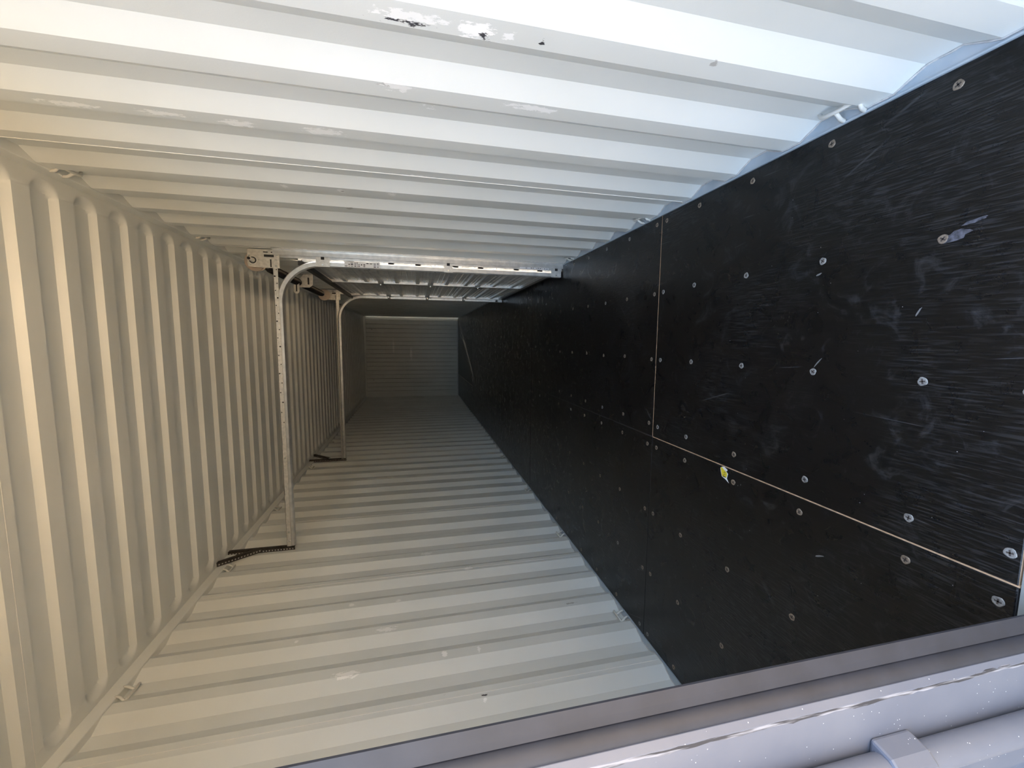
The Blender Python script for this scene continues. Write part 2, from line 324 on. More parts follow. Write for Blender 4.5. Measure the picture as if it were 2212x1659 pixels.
for side in (1, -1):
    for i in range(5):
        y0, y1 = joints[i], joints[i + 1]
        strips = [(0.0, 1.166)]
        if i == 4: strips = [(0.0, .53), (.53, 1.166)]
        for (xa, xb) in strips:
            a = side * (xa + gap); c = side * (xb - (gap if xb < 1.1 else 0))
            lift = random.uniform(-.0006, .0004)
            ch = .0018
            b = MB(); lo_, hi_ = min(a, c), max(a, c); ya, yb = y0 + gap, y1 - gap
            v = [(lo_, ya, -.026), (hi_, ya, -.026), (hi_, yb, -.026), (lo_, yb, -.026), (lo_, ya, -ch), (hi_, ya, -ch), (hi_, yb, -ch), (lo_, yb, -ch),
                 (lo_ + ch, ya + ch, 0), (hi_ - ch, ya + ch, 0), (hi_ - ch, yb - ch, 0), (lo_ + ch, yb - ch, 0)]
            b.v = [(x, y, z + (lift if z == 0 else 0)) for x, y, z in v]
            for q in ((0, 1, 5, 4), (1, 2, 6, 5), (2, 3, 7, 6), (3, 0, 4, 7)): b.f.append(q); b.mi.append(1)
            for q in ((4, 5, 9, 8), (5, 6, 10, 9), (6, 7, 11, 10), (7, 4, 8, 11)): b.f.append(q); b.mi.append(0)
            b.f.append((8, 9, 10, 11)); b.mi.append(0); b.f.append((3, 2, 1, 0)); b.mi.append(1)
            pan = b.build('floor_panel', [M_floor2 if i == 4 and xb < .6 else M_floor, M_tan if side > 0 or i >= 3 else M_steelfloor], floor)
            if i < 4:
                for y in rows(i):
                    if y > 8.3: continue
                    for x in XR:
                        if not (xa < x < xb): continue
                        if side > 0 and y < -.2 and x > .9: continue
                        near = y < .9 and x < .9 and side > 0
                        s = bpy.data.objects.new('screw', SM[1 if (near and random.random() < .75) or random.random() < .2 else 0]); C.objects.link(s)
                        dx = side * x + random.uniform(-.004, .004) - (.012 if side < 0 and x < .1 else 0) * 0
                        if side < 0 and x < .1: dx = -.050
                        s.location = (dx, y + random.uniform(-.005, .005), lift - .0004); s.rotation_euler = (0, 0, random.uniform(0, PI))
                        link_parent(s, pan)
# exposed ply edges and filler in the joints
for (x0, x1, y0, y1) in [(-gap, gap, YF, 1.116), (gap, 1.166, 1.116 - gap, 1.116 + gap), (.10, 1.166, 3.56 - gap, 3.56 + gap), (-1.0, 1.166, 6.02 - gap, 6.02 + gap), (-1.166, 1.166, 8.565 - gap, 8.565 + gap)]:
    MB().box((x0, y0, -.02), (x1, y1, -.0022)).build('joint_strip', M_tan, floor)
for (x0, x1, y0, y1) in [(-gap, gap, 1.116, YB), (-1.166, -gap, 1.116 - gap, 1.116 + gap), (-1.166, .1, 3.56 - gap, 3.56 + gap)]:
    MB().box((x0, y0, -.02), (x1, y1, -.004)).build('joint_strip', M_steelfloor, floor)

# worn marks on the boards: a scraped knot of film beside a screw, a torn hazard sticker
def blob(name, cx_, cy_, rx, ry, m, z, n=14, parent=None, rot=0, jag=.25):
    b = MB(); pts = []
    for k in range(n):
        a = 2 * PI * k / n; r = 1 + random.uniform(-jag, jag)
        u, v = rx * r * math.cos(a), ry * r * math.sin(a); pts.append((cx_ + u * math.cos(rot) - v * math.sin(rot), cy_ + u * math.sin(rot) + v * math.cos(rot)))
    b.prism(pts, lambda u, v, t: (u, v, t), 0, z); return b.build(name, m, parent)
M_scrape = noise_mat('scraped_film', (.02, .02, .024), (.11, .11, .135), 90, rough=.6)
blob('scraped_patch', .774, -.118, .011, .026, M_scrape, .0008, parent=floor, rot=.25)
blob('scraped_patch', .800, -.150, .004, .022, M_scrape, .0006, parent=floor, rot=.2)
M_fleck = mat("pale_scuff", (.14, .14, .14), .7)
for bx, by, ra, rb, ro in ((-.047, .478, .003, .002, 0), (-.055, .492, .0025, .002, 0), (-.163, .137, .003, .016, .5), (.735, .22, .003, .009, .3), (.60, -.06, .002, .012, 1.1), (.455, .20, .002, .02, .9)):
    blob('paint_fleck', bx, by, ra, rb, M_fleck, .0006, parent=floor, rot=ro, n=9)
st = MB()
pts = [(-.005, .584), (-.001, .572), (-.010, .552), (-.017, .556), (-.013, .572), (-.020, .556), (-.026, .548), (-.046, .553), (-.062, .541), (-.052, .560), (-.046, .582), (-.026, .590), (-.012, .593)]
st.prism(pts, lambda u, v, t: (u, v, t), .0004, .0010)
o = st.build('torn_sticker', M_sticker, None)
tag(o, 'torn yellow and white sticker on the black floor beside the long joint', 'sticker')
y2 = MB(); y2.prism([(-.006, .585), (-.014, .572), (-.021, .557), (-.028, .552), (-.044, .556), (-.045, .580), (-.026, .587), (-.012, .591)], lambda u, v, t: (u, v, t), .0008, .0013)
y2.build('yellow_print', M_yellow, o)
for k in range(11):
    u = -.022 - .0022 * k + random.uniform(-.001, .001); v = .567 + random.uniform(-.007, .007)
    if k == 0: ink = MB()
    ink.box((u, v - random.uniform(.002, .008), .0013), (u + .0010, v + random.uniform(.002, .006), .0015))
ink.box((-.045, .560, .0013), (-.041, .575, .0015)); tag(ink.build('print', M_ink, o), kind='stuff')

# ---------------------------------------------------------------- corrugated side walls, one sheet per four corrugations
def profile(y, y_in):
    """x-depth (0 inner .. 1 outer) of the corrugation at y; y_in = where an inner face starts"""
    t = ((y - y_in) % PITCH); A, S, B = .066, .069, .073
    if t < A: return 0
    if t < A + S: return (t - A) / S
    if t < A + S + B: return 1
    return 1 - (t - A - S - B) / (PITCH - A - S - B)
def breaks(y0, y1, y_in):
    ys = {round(y0, 5), round(y1, 5)}; A, S, B = .066, .069, .073
    k = math.floor((y0 - y_in) / PITCH) - 1
    while y_in + k * PITCH < y1 + PITCH:
        for d in (0, A, A + S, A + S + B):
            y = y_in + k * PITCH + d
            if y0 < y < y1: ys.add(round(y, 5))
        k += 1
    return sorted(ys)
def sheet(side, y0, y1, z0, z1, y_in, m, parent, bead=True):
    ys = breaks(y0, y1, y_in); poly = []
    for y in ys: poly.append((side * (XI + (XO - XI) * profile(y, y_in)), y))
    back = [(x + side * .0025, y) for x, y in reversed(poly)]
    b = MB(); n = len(poly); full = poly + back
    k = len(full)
    b.v = [(x, y, z0) for x, y in full] + [(x, y, z1) for x, y in full]
    for i in range(k):
        j = (i + 1) % k; b.f.append((i, j, k + j, k + i)); b.mi.append(0)
    for i in range(n - 1):
        a_, c_ = i, k - 1 - i
        b.f.append((a_, a_ + 1, c_ - 1, c_)); b.mi.append(0); b.f.append((k + a_, k + a_ + 1, k + c_ - 1, k + c_)); b.mi.append(0)
    o = b.build('wall_panel', m, parent)
    if bead and y1 < YB - .2 and abs(profile(y1, y_in)) < .01:
        x = side * (XI - .0006)
        MB().tube([(x, y1, z0 + .02 + (z1 - z0 - .04) * q / 12) for q in range(13)], .0013, 5).build('weld_seam', M_weld, o)
    return o
wl = empty('wall_left', (-1.2, 0, 0), label='light grey corrugated steel left wall, unbroken from the doors to the end wall', cat='wall', kind='structure')
wr = empty('wall_right', (1.2, 0, 0), label='light grey corrugated steel right wall with a garage door let into it', cat='wall', kind='structure')
ZT = H - RT; YINL = .915; YINR = .050
seam = [YF] + [YINL + .03 + 4 * PITCH * k for k in range(10)]; seam = [s for s in seam if s < YB - .3] + [YB]
for a, c in zip(seam, seam[1:]): sheet(-1, a, c, -.01, ZT, YINL, M_wallL, wl)
seam = [YF, YINR + 3 * PITCH + .058, YN]
for a, c in zip(seam, seam[1:]): sheet(1, a, c, -.01, ZT, YINR, M_wallR, wr)
sheet(1, YN, 3.9, ZD, ZT, YINR, M_wallR, wr, False); sheet(1, 3.9, YD, ZD, ZT, YINR, M_wallR, wr, False)
seam = [YD] + [YINR + .058 + 4 * PITCH * k + 2 * PITCH for k in range(5, 11)]; seam = [s for s in seam if s < YB - .3] + [YB]
for a, c in zip(seam, seam[1:]): sheet(1, a, c, -.01, ZT, YINR, M_wallR, wr)

# rails
for side, nm, w_ in ((1, 'right', 'right'), (-1, 'left', 'left')):
    b = MB().box((side * 1.172, YF - .1, ZT), (side * 1.234, YB, H + .03)); o = b.build('trim_1' if side > 0 else 'trim_2', M_paint, bevel=.004)
    tag(o, 'light grey square top rail between ceiling and %s wall' % w_, 'rail', kind='structure')
    b = MB().box((side * 1.1665, YF, -.12), (side * 1.235, YB, .0005)); b.box((side * 1.1665, YF, 0), (side * 1.1705, YB, .006))
    o = b.build('baseboard_right' if side > 0 else 'baseboard_left', M_fringe)
    tag(o, 'pale blue grey bottom rail showing between black floor and %s wall' % w_, 'rail', kind='structure')
    # beads of sealant following the foot of the corrugation
    yin = YINR if side > 0 else YINL; ys = breaks(YF + .01, (YN if side > 0 else 7.0) - .02, yin)
    pts = []
    for y in ys:
        pts.append((side * (XI + (XO - XI) * profile(y, yin) - .002), y, .002))
    fine = []
    for p, q in zip(pts, pts[1:]):
        for t in (0, .33, .66): fine.append((p[0] + (q[0] - p[0]) * t + random.uniform(-.0012, .0012), p[1] + (q[1] - p[1]) * t, .001 + random.uniform(0, .002)))
    MB().tube(fine, .0028, 6).build('sealant_bead', M_seal, o)

# ---------------------------------------------------------------- ceiling: roof sheets with pressed capsule corrugations
ceil = empty('ceiling', (0, 0, H), label='light grey steel container roof with rows of pressed round ended corrugations', cat='ceiling', kind='structure')
RP = .2145; CAPW = .137; R0 = 1.202; HL = 1.150
def roof_panel(y0, ncap):
    xs = []
    e = [.008 * q for q in range(12)]
    xs = [-1.19] + [-HL + t for t in e] + [-.6, 0, .6] + [HL - t for t in reversed(e)] + [1.19]
    ty = [0, .004, .0095, .014, .019, .030, .045, .0685, .092, .107, .118, .123, .1275, .133, .137]
    ys = []
    for k in range(ncap):
        for t in ty: ys.append(y0 + k * RP + t)
    ys = [y0 - (RP - CAPW) / 2] + ys + [y0 + ncap * RP - (RP - CAPW) / 2]
    def h(x, y):
        t = (y - y0) % RP
        if t > CAPW + 1e-6 or y < y0: return 0
        rr = .064; hw = CAPW / 2; u = abs(x) - (HL - rr); v = abs(t - hw) - (hw - rr)
        if u > 0: d = rr - math.hypot(u, max(v, 0)) if v > 0 else rr - u
        else: d = hw - abs(t - hw)
        sl = .019 + .030 * max(0, min(1, u / rr if u > 0 else 0))
        return .025 * max(0, min(1, d / sl))
    b = MB(); nx = len(xs)
    for y in ys:
        for x in xs: b.v.append((x, y, H + h(x, y)))
    for j in range(len(ys) - 1):
        for i in range(nx - 1):
            b.f.append((j * nx + i, j * nx + i + 1, (j + 1) * nx + i + 1, (j + 1) * nx + i)); b.mi.append(0)
    me_o = b.build('roof_panel', M_paint, ceil)
    for p in me_o.data.polygons:
        c = p.center
        p.use_smooth = True
    me_o.data.set_sharp_from_angle(angle=math.radians(24))
    so = me_o.modifiers.new('thickness', 'SOLIDIFY'); so.thickness = .002; so.offset = 1; so.use_rim = False
    return me_o
y = R0 - 7 * RP
k = 0
while y < YB - .1:
    n = min(5 if k else 6, int((YB + .08 - y) / RP))
    if n <= 0: break
    roof_panel(y, n)
    yy = y + n * RP - (RP - CAPW) / 2
    if yy < 1.2: MB().tube([(-1.17 + 2.34 * q / 16, yy, H + .0004) for q in range(17)], .0014, 5).build('weld_seam', M_weld, ceil)
    y += n * RP; k += 1
# flat filler plates at both ends of the roof
MB().box((-1.2, YF - .1, H), (1.2, R0 - 7 * RP - .03, H + .003)).build('roof_plate', M_paint, ceil)
MB().box((-1.2, y - .05, H), (1.2, YB + .05, H + .003)).build('roof_plate', M_paint, ceil)

# ---------------------------------------------------------------- end wall
wb = empty('wall_back', (0, YB, 0), label='dim grey end wall of upright corrugated panels at the far end', cat='wall', kind='structure')
ex = 1.075; pb = .246; poly = []
x = -ex
pts = [(-ex, 0)]
xx = -ex + .06
while xx < ex - .06:
    pts += [(xx, 0), (xx + .006, .038), (xx + .013, .038), (xx + .019, 0)]; xx += .1225
pts.append((ex, pts[-1][1]))
b = MB(); full = [(u, YB + v) for u, v in pts]; bk = [(u, v + .003) for u, v in reversed(full)]; allp = full + bk; k = len(allp); n = len(full)
b.v = [(u, v, .03) for u, v in allp] + [(u, v, H - .045) for u, v in allp]
for i in range(k):
    j = (i + 1) % k; b.f.append((i, j, k + j, k + i)); b.mi.append(0)
b.build('wall_panel', M_back, wb)
MB().box((-1.2, YB + .05, -.1), (1.2, YB + .07, H + .04)).build('backing_sheet', M_back, wb)
for s in (1, -1): MB().box((s * ex, YB - .01, 0), (s * 1.2, YB + .06, H), 0).build('corner_post', M_back, wb, bevel=.004)
MB().box((-1.2, YB - .012, H - .05), (1.2, YB + .06, H + .03)).build('header_rail', M_back, wb, bevel=.003)
MB().box((-1.2, YB - .012, -.03), (1.2, YB + .06, .035)).build('sill_rail', M_rail, wb, bevel=.003)
for (x, z) in [(.80, 2.50), (-.68, 2.48)]:
    MB().tube([(x, YB - .004, z), (x, YB - .001, z)], .020, 12).build('vent_cap', M_seal, wb)

# ---------------------------------------------------------------- door end frame: header, posts, sill
b = MB().box((-1.24, YF - .12, 2.60), (1.24, YF, H + .06)); o = b.build('trim_3', M_paint, bevel=.004); tag(o, 'grey steel header beam over the container doors', 'beam', kind='structure')
for s, nm in ((1, 'trim_4'), (-1, 'trim_5')):
    b = MB().box((s * 1.165, YF - .12, -.15), (s * 1.25, YF, 2.6)); o = b.build(nm, M_paint, bevel=.006)
    tag(o, 'grey steel corner post at the %s side of the container doorway' % ('right' if s > 0 else 'left'), 'post', kind='structure')
b = MB().box((-1.165, YF - .045, -.15), (1.165, YF - .002, -.0015), 0); b.box((-1.165, YF - .10, -.15), (1.165, YF - .045, -.035), 1)
o = b.build('trim_6', [M_galvw2, M_gasketd]); tag(o, 'pale steel threshold plate along the edge of the black floor', 'sill', kind='structure')

# ---------------------------------------------------------------- closed left cargo door (door_1)
d1 = empty('door_1', (-.6, -.36, 0), label='closed left cargo door with rubber gasket, pale blue grey paint and locking rod', cat='door', kind='structure')
YDF = -.385
def vert(profile_pts, z0, z1, name, m, smooth=False):
    b = MB(); b.prism(profile_pts, lambda u, v, t: (u, v, t), z0, z1); return b.build(name, m, d1, smooth=smooth)
# frame member behind the gasket, its face is the outer skin of the door
vert([(-.068, -.335), (-.068, -.377), (-.076, YDF), (-.245, YDF), (-.245, -.335)], -.02, 2.585, 'door_frame', M_door)
# corrugated door skin set back behind the frame
sk = [(-.245, -.372)]
x = -.245; st_ = 0
while x > -1.12:
    sk += [(x - .02, -.372 if not st_ else -.345), (x - .075, -.372 if not st_ else -.345), (x - .10, -.345 if not st_ else -.372)]; st_ = 1 - st_; x -= .10
sk = [(u, v) for u, v in sk if u > -1.16] + [(-1.165, -.36)]
vert(sk + [(u, v + .004) for u, v in reversed(sk)], -.02, 2.585, 'door_skin', M_door)
vert([(-1.10, -.335), (-1.10, YDF), (-1.163, YDF), (-1.163, -.335)], -.02, 2.585, 'hinge_stile', M_door)
# gasket: lip, groove, rounded body
vert([(-.0205, -.3435), (-.0200, -.3475), (-.0350, -.3545), (-.0465, -.3585), (-.0480, -.3500), (-.0300, -.3420)], -.02, 2.585, 'gasket_lip', M_gasket)
vert([(-.0465, -.3500), (-.0465, -.3560), (-.0495, -.3560), (-.0500, -.3400)], -.02, 2.585, 'gasket_groove', M_gasketd)
arc = []
for k in range(13):
    a = PI * .02 + (PI * .90) * k / 12
    arc.append((-.0640 + .0148 * math.cos(a), -.3560 - .0205 * math.sin(a)))
vert([(-.0490, -.340)] + arc + [(-.0788, -.340)], -.02, 2.585, 'gasket_body', M_gasket, smooth=True)
# worn edge between gasket and paint
b = MB(); n = 90; rnd = random.Random(3)
prev = None
for i in range(n + 1):
    z = .12 + 1.25 * i / n; wd = .0035 + .0045 * abs(math.sin(i * .37)) * rnd.random() + (.002 if .3 < z < 1.3 else 0)
    k0 = len(b.v); b.v += [(-.0735, -.3815, z), (-.0735 - wd * .45, -.3853 + .0004, z), (-.0770 - wd, -.3855, z), (-.0770 - wd, -.383, z)]
    if prev is not None:
        for q in range(3): b.f.append((prev + q, prev + q + 1, k0 + q + 1, k0 + q)); b.mi.append(0)
    prev = k0
b.build('worn_edge', M_chip, d1)
# locking rod with guide bracket
RX, RY, RRd = -.184, -.408, .0225
MB().tube([(RX, RY, -.06 + 2.62 * q / 10) for q in range(11)], RRd, 28).build('locking_rod', M_door, d1, smooth=True)
def bracket(z0, z1):
    b = MB(); o_ = .0045; pr = [(RX + .034, YDF), (RX + .028, RY - .010), (RX + .014, RY - RRd - o_), (RX - .014, RY - RRd - o_), (RX - .028, RY - .010), (RX - .060, YDF)]
    b.prism(pr, lambda u, v, t: (u, v, t), z0, z1)
    return b.build('rod_bracket', M_door, d1, bevel=.005)
for z0 in (.425, 1.36, 2.15): bracket(z0, z0 + .085)

# ---------------------------------------------------------------- sectional garage door in the right wall (door_2)
XD = 1.128                               # inner skin plane
d2 = empty('door_2', (1.15, 3.9, 0), label='closed galvanised sectional garage door with ribbed sections in the right wall', cat='door', kind='structure')
DY0, DY1 = 2.66, 5.15
zs = [.055, .575, 1.09, 1.605, 2.125]
for i in range(4):
    z0, z1 = zs[i] + .002, zs[i + 1] - .002; hh = z1 - z0; prof = [(0, 0)]
    def rib(zc, w_, d, p):
        return [(zc - w_ / 2, 0), (zc - w_ / 2 + .008, -d), (zc + w_ / 2 - .008, -d), (zc + w_ / 2, 0)]
    def thin(zc): return [(zc - .006, 0), (zc, -.007), (zc + .006, 0)]
    seq = [(0, 0), (0, -.016), (.022, -.016), (.030, 0)] + thin(.055) + thin(.085) + rib(.135, .050, .020, 0) + thin(.185) + thin(.235) + thin(.285) + rib(.345, .050, .020, 0) + thin(.400) + thin(.440) + [(hh - .030, 0), (hh - .022, -.016), (hh, -.016)]
    poly = [(XD + d, z0 + t) for t, d in seq] + [(XD + .04, z1), (XD + .04, z0)]
    b = MB(); b.prism(poly, lambda u, v, t: (u, t, v), DY0, DY1)
    sec = b.build('door_section', M_galvd, d2)
    for yc, wd in ((DY0 + .035, .07), (3.80, .065), (DY1 - .035, .07)):
        b = MB(); b.box((XD - .026, yc - wd / 2, z0 + .028), (XD - .023, yc + wd / 2, z1 - .028)); b.box((XD - .023, yc - wd / 2, z0 + .028), (XD, yc - wd / 2 + .003, z1 - .028)); b.box((XD - .023, yc + wd / 2 - .003, z0 + .028), (XD, yc + wd / 2, z1 - .028))
        for zz in (z0 + .06, z1 - .06): b.tube([(XD - .0266, yc, zz), (XD - .0255, yc, zz)], .007, 8, 1)
        stl = b.build('stile', [M_galv, M_hole], sec)
b = MB().box((XD - .016, DY0, 0.002), (XD + .03, DY1, .055)); b.build('bottom_seal', M_black, d2)
b = MB().box((XD - .024, DY0, .045), (XD + .0, DY1, .085)); b.build('bottom_rail', M_galv, d2)
for z in zs[1:4]:
    for yc in (DY0 + .04, 3.80, DY1 - .04):
        b = MB(); b.prism([(yc - .045, z - .02), (yc + .045, z - .02), (yc + .030, z + .03), (yc - .030, z + .03)], lambda u, v, t: (t, u, v), XD - .031, XD - .027)
        b.prism([(yc - .03, z - .02), (yc + .03, z - .02), (yc + .008, z - .055), (yc - .008, z - .055)], lambda u, v, t: (t, u, v), XD - .035, XD - .030)
        b.tube([(XD - .038, yc - .04, z), (XD - .038, yc + .04, z)], .006, 8)
        b.tube([(XD - .0360, yc, z - .035), (XD - .0345, yc, z - .035)], .005, 8, 1)
        b.build('hinge', [M_bolt, M_hole], d2)
for z in zs[1:4] + [.09, 2.09]:
    for yy in (2.640, 5.165):
        s = 1 if yy < 4 else -1
        b = MB(); b.tube([(XD - .045, yy + s * .0, z), (XD - .045, yy + s * .014, z)], .019, 14); b.tube([(XD - .045, yy, z), (XD - .045, yy + s * .07, z)], .005, 8, 1)
        b.build('roller', [M_black, M_bolt], d2, smooth=True)
# top fixture strut
MB().box((XD - .05, DY0, 2.085), (XD - .018, DY1, 2.125)).build('top_strut', M_black, d2)
# frame round the opening
fr = MB(); fr.box((XI - .004, YN - .03, 0), (XI + .075, YN + .030, ZD)); fr.build('door_jamb', M_galvw, d2)
fr = MB(); fr.box((XI - .004, YD - .030, 0), (XI + .075, YD + .03, ZD)); fr.build('door_jamb', M_galvw, d2)
fr = MB(); fr.box((XI - .004, YN - .03, ZD), (XI + .075, YD + .03, ZD + .055)); fr.build('door_head', M_galvw, d2)
fr = MB(); fr.box((XD + .01, YN + .01, 0), (XI + .01, YN + .016, 2.28)); fr.box((XI - .006, YN - .028, 0), (XI - .002, YN + .016, 2.28)); fr.build('jamb_angle', M_galv, d2)
fr = MB(); fr.box((XD + .01, YD - .016, 0), (XI + .01, YD - .010, 2.28)); fr.build('jamb_angle', M_galv, d2)

# ---------------------------------------------------------------- door tracks (near = y 2.63, far = y 5.16)
def track(yw, s, name_label, loc):
    """yw = plane of the web, s = +1 when the lips point towards +y"""
    t = empty('door_track', loc, label=name_label, cat='track', group='overhead door tracks')
    hw = .0145; pr = []
    # web plus two curled lips, thickness 2 mm, as one closed outline
    outer = [(-hw - .004, .030), (-hw - .009, .022), (-hw - .008, .010), (-hw, 0.0), (hw, 0.0), (hw + .008, .010), (hw + .009, .022), (hw + .004, .030)]
    inner = [(hw + .002, .028), (hw + .0065, .021), (hw + .0055, .011), (hw - .001, .002), (-hw + .001, .002), (-hw - .0055, .011), (-hw - .0065, .021), (-hw - .002, .028)]
    prof = [(n_, yw + s * q) for n_, q in outer + inner]
    xv, zh, R = 1.089, 2.253, .300
    up = [(xv, z, 1, 0) for z in (.012, .5, 1.0, 1.5, zh - R)]
    arc = [(xv - R + R * math.cos(a), zh - R + R * math.sin(a), math.cos(a), math.sin(a)) for a in [PI / 2 * k / 16 for k in range(17)]]
    hor = [(x, zh, 0, 1) for x in (xv - R, .4, 0, -.6, -1.150)]
    MB().sweep(prof, up, lambda x, y, z: (x, y, z)).build('vertical_rail', M_galv, t, smooth=True)
    MB().sweep(prof, arc, lambda x, y, z: (x, y, z)).build('curved_rail', M_galv, t, smooth=True)
    MB().sweep(prof, hor, lambda x, y, z: (x, y, z)).build('horizontal_rail', M_galv, t, smooth=True)
    # stiffening angle above the horizontal rail, punched near the wall
    ya = yw - s * .006
    b = MB(); b.box((-1.155, ya, 2.257), (1.172, ya + s * .003, 2.290)); b.box((-1.155, ya, 2.287), (1.172, ya + s * .034, 2.290))
    ang = b.build('track_angle', M_galvw, t)
    hb = MB()
    for k in range(26):
        x = 1.145 - .045 * k * (1 + .02 * k) - .02; z = 2.266 + .013 * ((k % 2))
        if x < -.2: break
        r = .0045 if k % 3 else .0065
        hb.tube([(x, ya - s * .0006, z), (x, ya + s * .0005, z)], r, 8)
    tag(hb.build('punched_holes', M_hole, ang), kind='stuff')
    bb = MB()
    for x in (.24, -.42, -1.03, -1.105): bb.tube([(x, ya - s * .006, 2.270), (x, ya, 2.270)], .008, 6)
    tag(bb.build('bolt_heads', M_bolt, ang), kind='stuff')
    # jamb brackets
    for z, hgt in ((.055, .09), (.985, .07), (1.94, .10)):
        b = MB(); b.box((1.068, yw - s * .008, z - hgt / 2), (1.172, yw - s * .005, z + hgt / 2)); b.box((1.12, yw - s * .012, z - .012), (1.150, yw - s * .007, z + .012), 1)
        b.tube([(1.082, yw - s * .012, z), (1.082, yw - s * .006, z)], .007, 6, 2)
        b.build('jamb_bracket', [M_galvw, M_hole, M_bolt], t)
    return t
y1t, y2t = 2.628, 5.165
t1 = track(y1t, 1, 'nearer curved galvanised garage door track, running up the wall and across overhead', (1.09, y1t, 0))
t2 = track(y2t, -1, 'farther curved galvanised garage door track, deeper inside beside the end wall', (1.09, y2t, 0))
# wall angle the vertical tracks bolt to
for t, yy, s in ((t1, y1t, 1), (t2, y2t, -1)):
    b = MB(); b.box((1.122, yy - s * .001, 0), (1.176, yy + s * .002, 2.25)); b.box((1.173, yy - s * .03, 0), (1.176, yy, 2.25)); b.build('wall_angle', M_galv, t)
# printed labels on the tracks
def label(name, x0, x1, z0, z1, y, parent, seed):
    b = MB().box((x0, y - .0006, z0), (x1, y, z1)); o = b.build(name, M_sticker, parent); r = random.Random(seed)
    p = MB(); z = z0 + .012
    while z < z1 - .02:
        l = r.uniform(.006, .02)
        for col in range(3):
            if r.random() < .75:
                xa = x0 + (x1 - x0) * (.12 + .28 * col); p.box((xa, y - .0009, z), (xa + (x1 - x0) * r.uniform(.08, .2), y - .0005, z + l))
        z += l + r.uniform(.004, .012)
    tag(p.build('label_print', M_ink, o), kind='stuff')
label('track_label', 1.075, 1.118, 1.52, 1.785, y1t - .0012, t1, 4)
label('jamb_label', 1.128, 1.165, .12, .38, y1t - .0015, t1, 9)
label('track_label', 1.075, 1.105, .02, .30, y2t + .002, t2, 5)
# hangers at the left wall: punched dark angle up to the roof and a brace
def angle_bar(p, q, width, name, parent, nh, face, skip=.02):
    p, q = Vector(p), Vector(q); d = (q - p); L = d.length; d.normalize(); fy = Vector(face); sx = d.cross(fy).normalized()
    b = MB(); th = .003
    def slab(a0, a1, b0, b1):
        n = len(b.v)
        for e in (p, q):
            for (u, v) in ((a0, b0), (a1, b0), (a1, b1), (a0, b1)): b.v.append(tuple(e + sx * u + fy * v))
        for qd in ((0, 1, 5, 4), (1, 2, 6, 5), (2, 3, 7, 6), (3, 0, 4, 7), (3, 2, 1, 0), (4, 5, 6, 7)): b.f.append(tuple(n + i for i in qd)); b.mi.append(0)
    slab(0, width, 0, th); slab(0, th, 0, width)
    o = b.build(name, M_dkangle, parent)
    h = MB()
    for k in range(nh):
        c = p + d * (L * (k + .7) / (nh + .4)) + sx * width * .55 - fy * .0008
        h.tube([tuple(c), tuple(c + fy * .0006)], .0055, 6)
    tag(h.build('punched_slots', M_galvw, o), kind='stuff')
    return o
angle_bar((-1.150, y1t - .010, 2.232), (-1.150, y1t - .010, H - .005), .034, 'hanger_angle', t1, 22, (0, 1, 0))
angle_bar((-1.140, y1t - .016, 2.47), (-1.140, y1t - .19, H - .003), .030, 'hanger_brace', t1, 14, (0, .7, .7))
angle_bar((-1.150, y2t - .010, 2.232), (-1.150, y2t - .010, H - .005), .034, 'hanger_angle', t2, 22, (0, 1, 0))
angle_bar((-1.140, y2t + .02, 2.47), (-1.140, y2t + .25, H - .003), .030, 'hanger_brace', t2, 12, (0, .7, -.7))

# ---------------------------------------------------------------- torsion spring shaft over the door
XS, ZS = 1.092, 2.418
ts = empty('torsion_spring_shaft', (XS, 3.9, ZS), label='torsion shaft with black springs and cable drums above the garage door', cat='spring shaft')
MB().tube([(XS, 2.535, ZS), (XS, 5.25, ZS)], .0127, 14).build('shaft', M_galv, ts, smooth=True)
MB().tube([(XS, 2.530, ZS), (XS, 2.545, ZS)], .0105, 14).build('shaft_end', M_black, ts)
def coil(y0, y1):
    n = int((y1 - y0) / .011); b = MB(); pts = []; rad = []
    for i in range(n + 1):
        yy = y0 + (y1 - y0) * i / n; pts += [(XS, yy, ZS), (XS, yy + (y1 - y0) / n * .5, ZS)]; rad += [.0330, .0365]
    b.tube(pts, rad, 18); return b.build('spring', M_black, ts, smooth=True)
coil(2.98, 3.80); coil(3.92, 4.86)
for y0, y1 in ((2.93, 2.98), (3.80, 3.84), (3.88, 3.92), (4.86, 4.91)):
    MB().tube([(XS, y0, ZS), (XS, y0 + .01, ZS), (XS, y1, ZS)], [.024, .030, .033], 16).build('spring_cone', M_black, ts, smooth=True)
for yc, s in ((2.685, 1), (5.085, -1)):
    b = MB(); b.tube([(XS, yc - .030, ZS), (XS, yc - .026, ZS), (XS, yc - .024, ZS), (XS, yc + .022, ZS), (XS, yc + .026, ZS), (XS, yc + .030, ZS)], [.072, .074, .060, .054, .066, .064], 26)
    b.tube([(XS, yc + s * .03, ZS), (XS, yc + s * .06, ZS)], .026, 12); b.build('cable_drum', M_drum, ts, smooth=True)
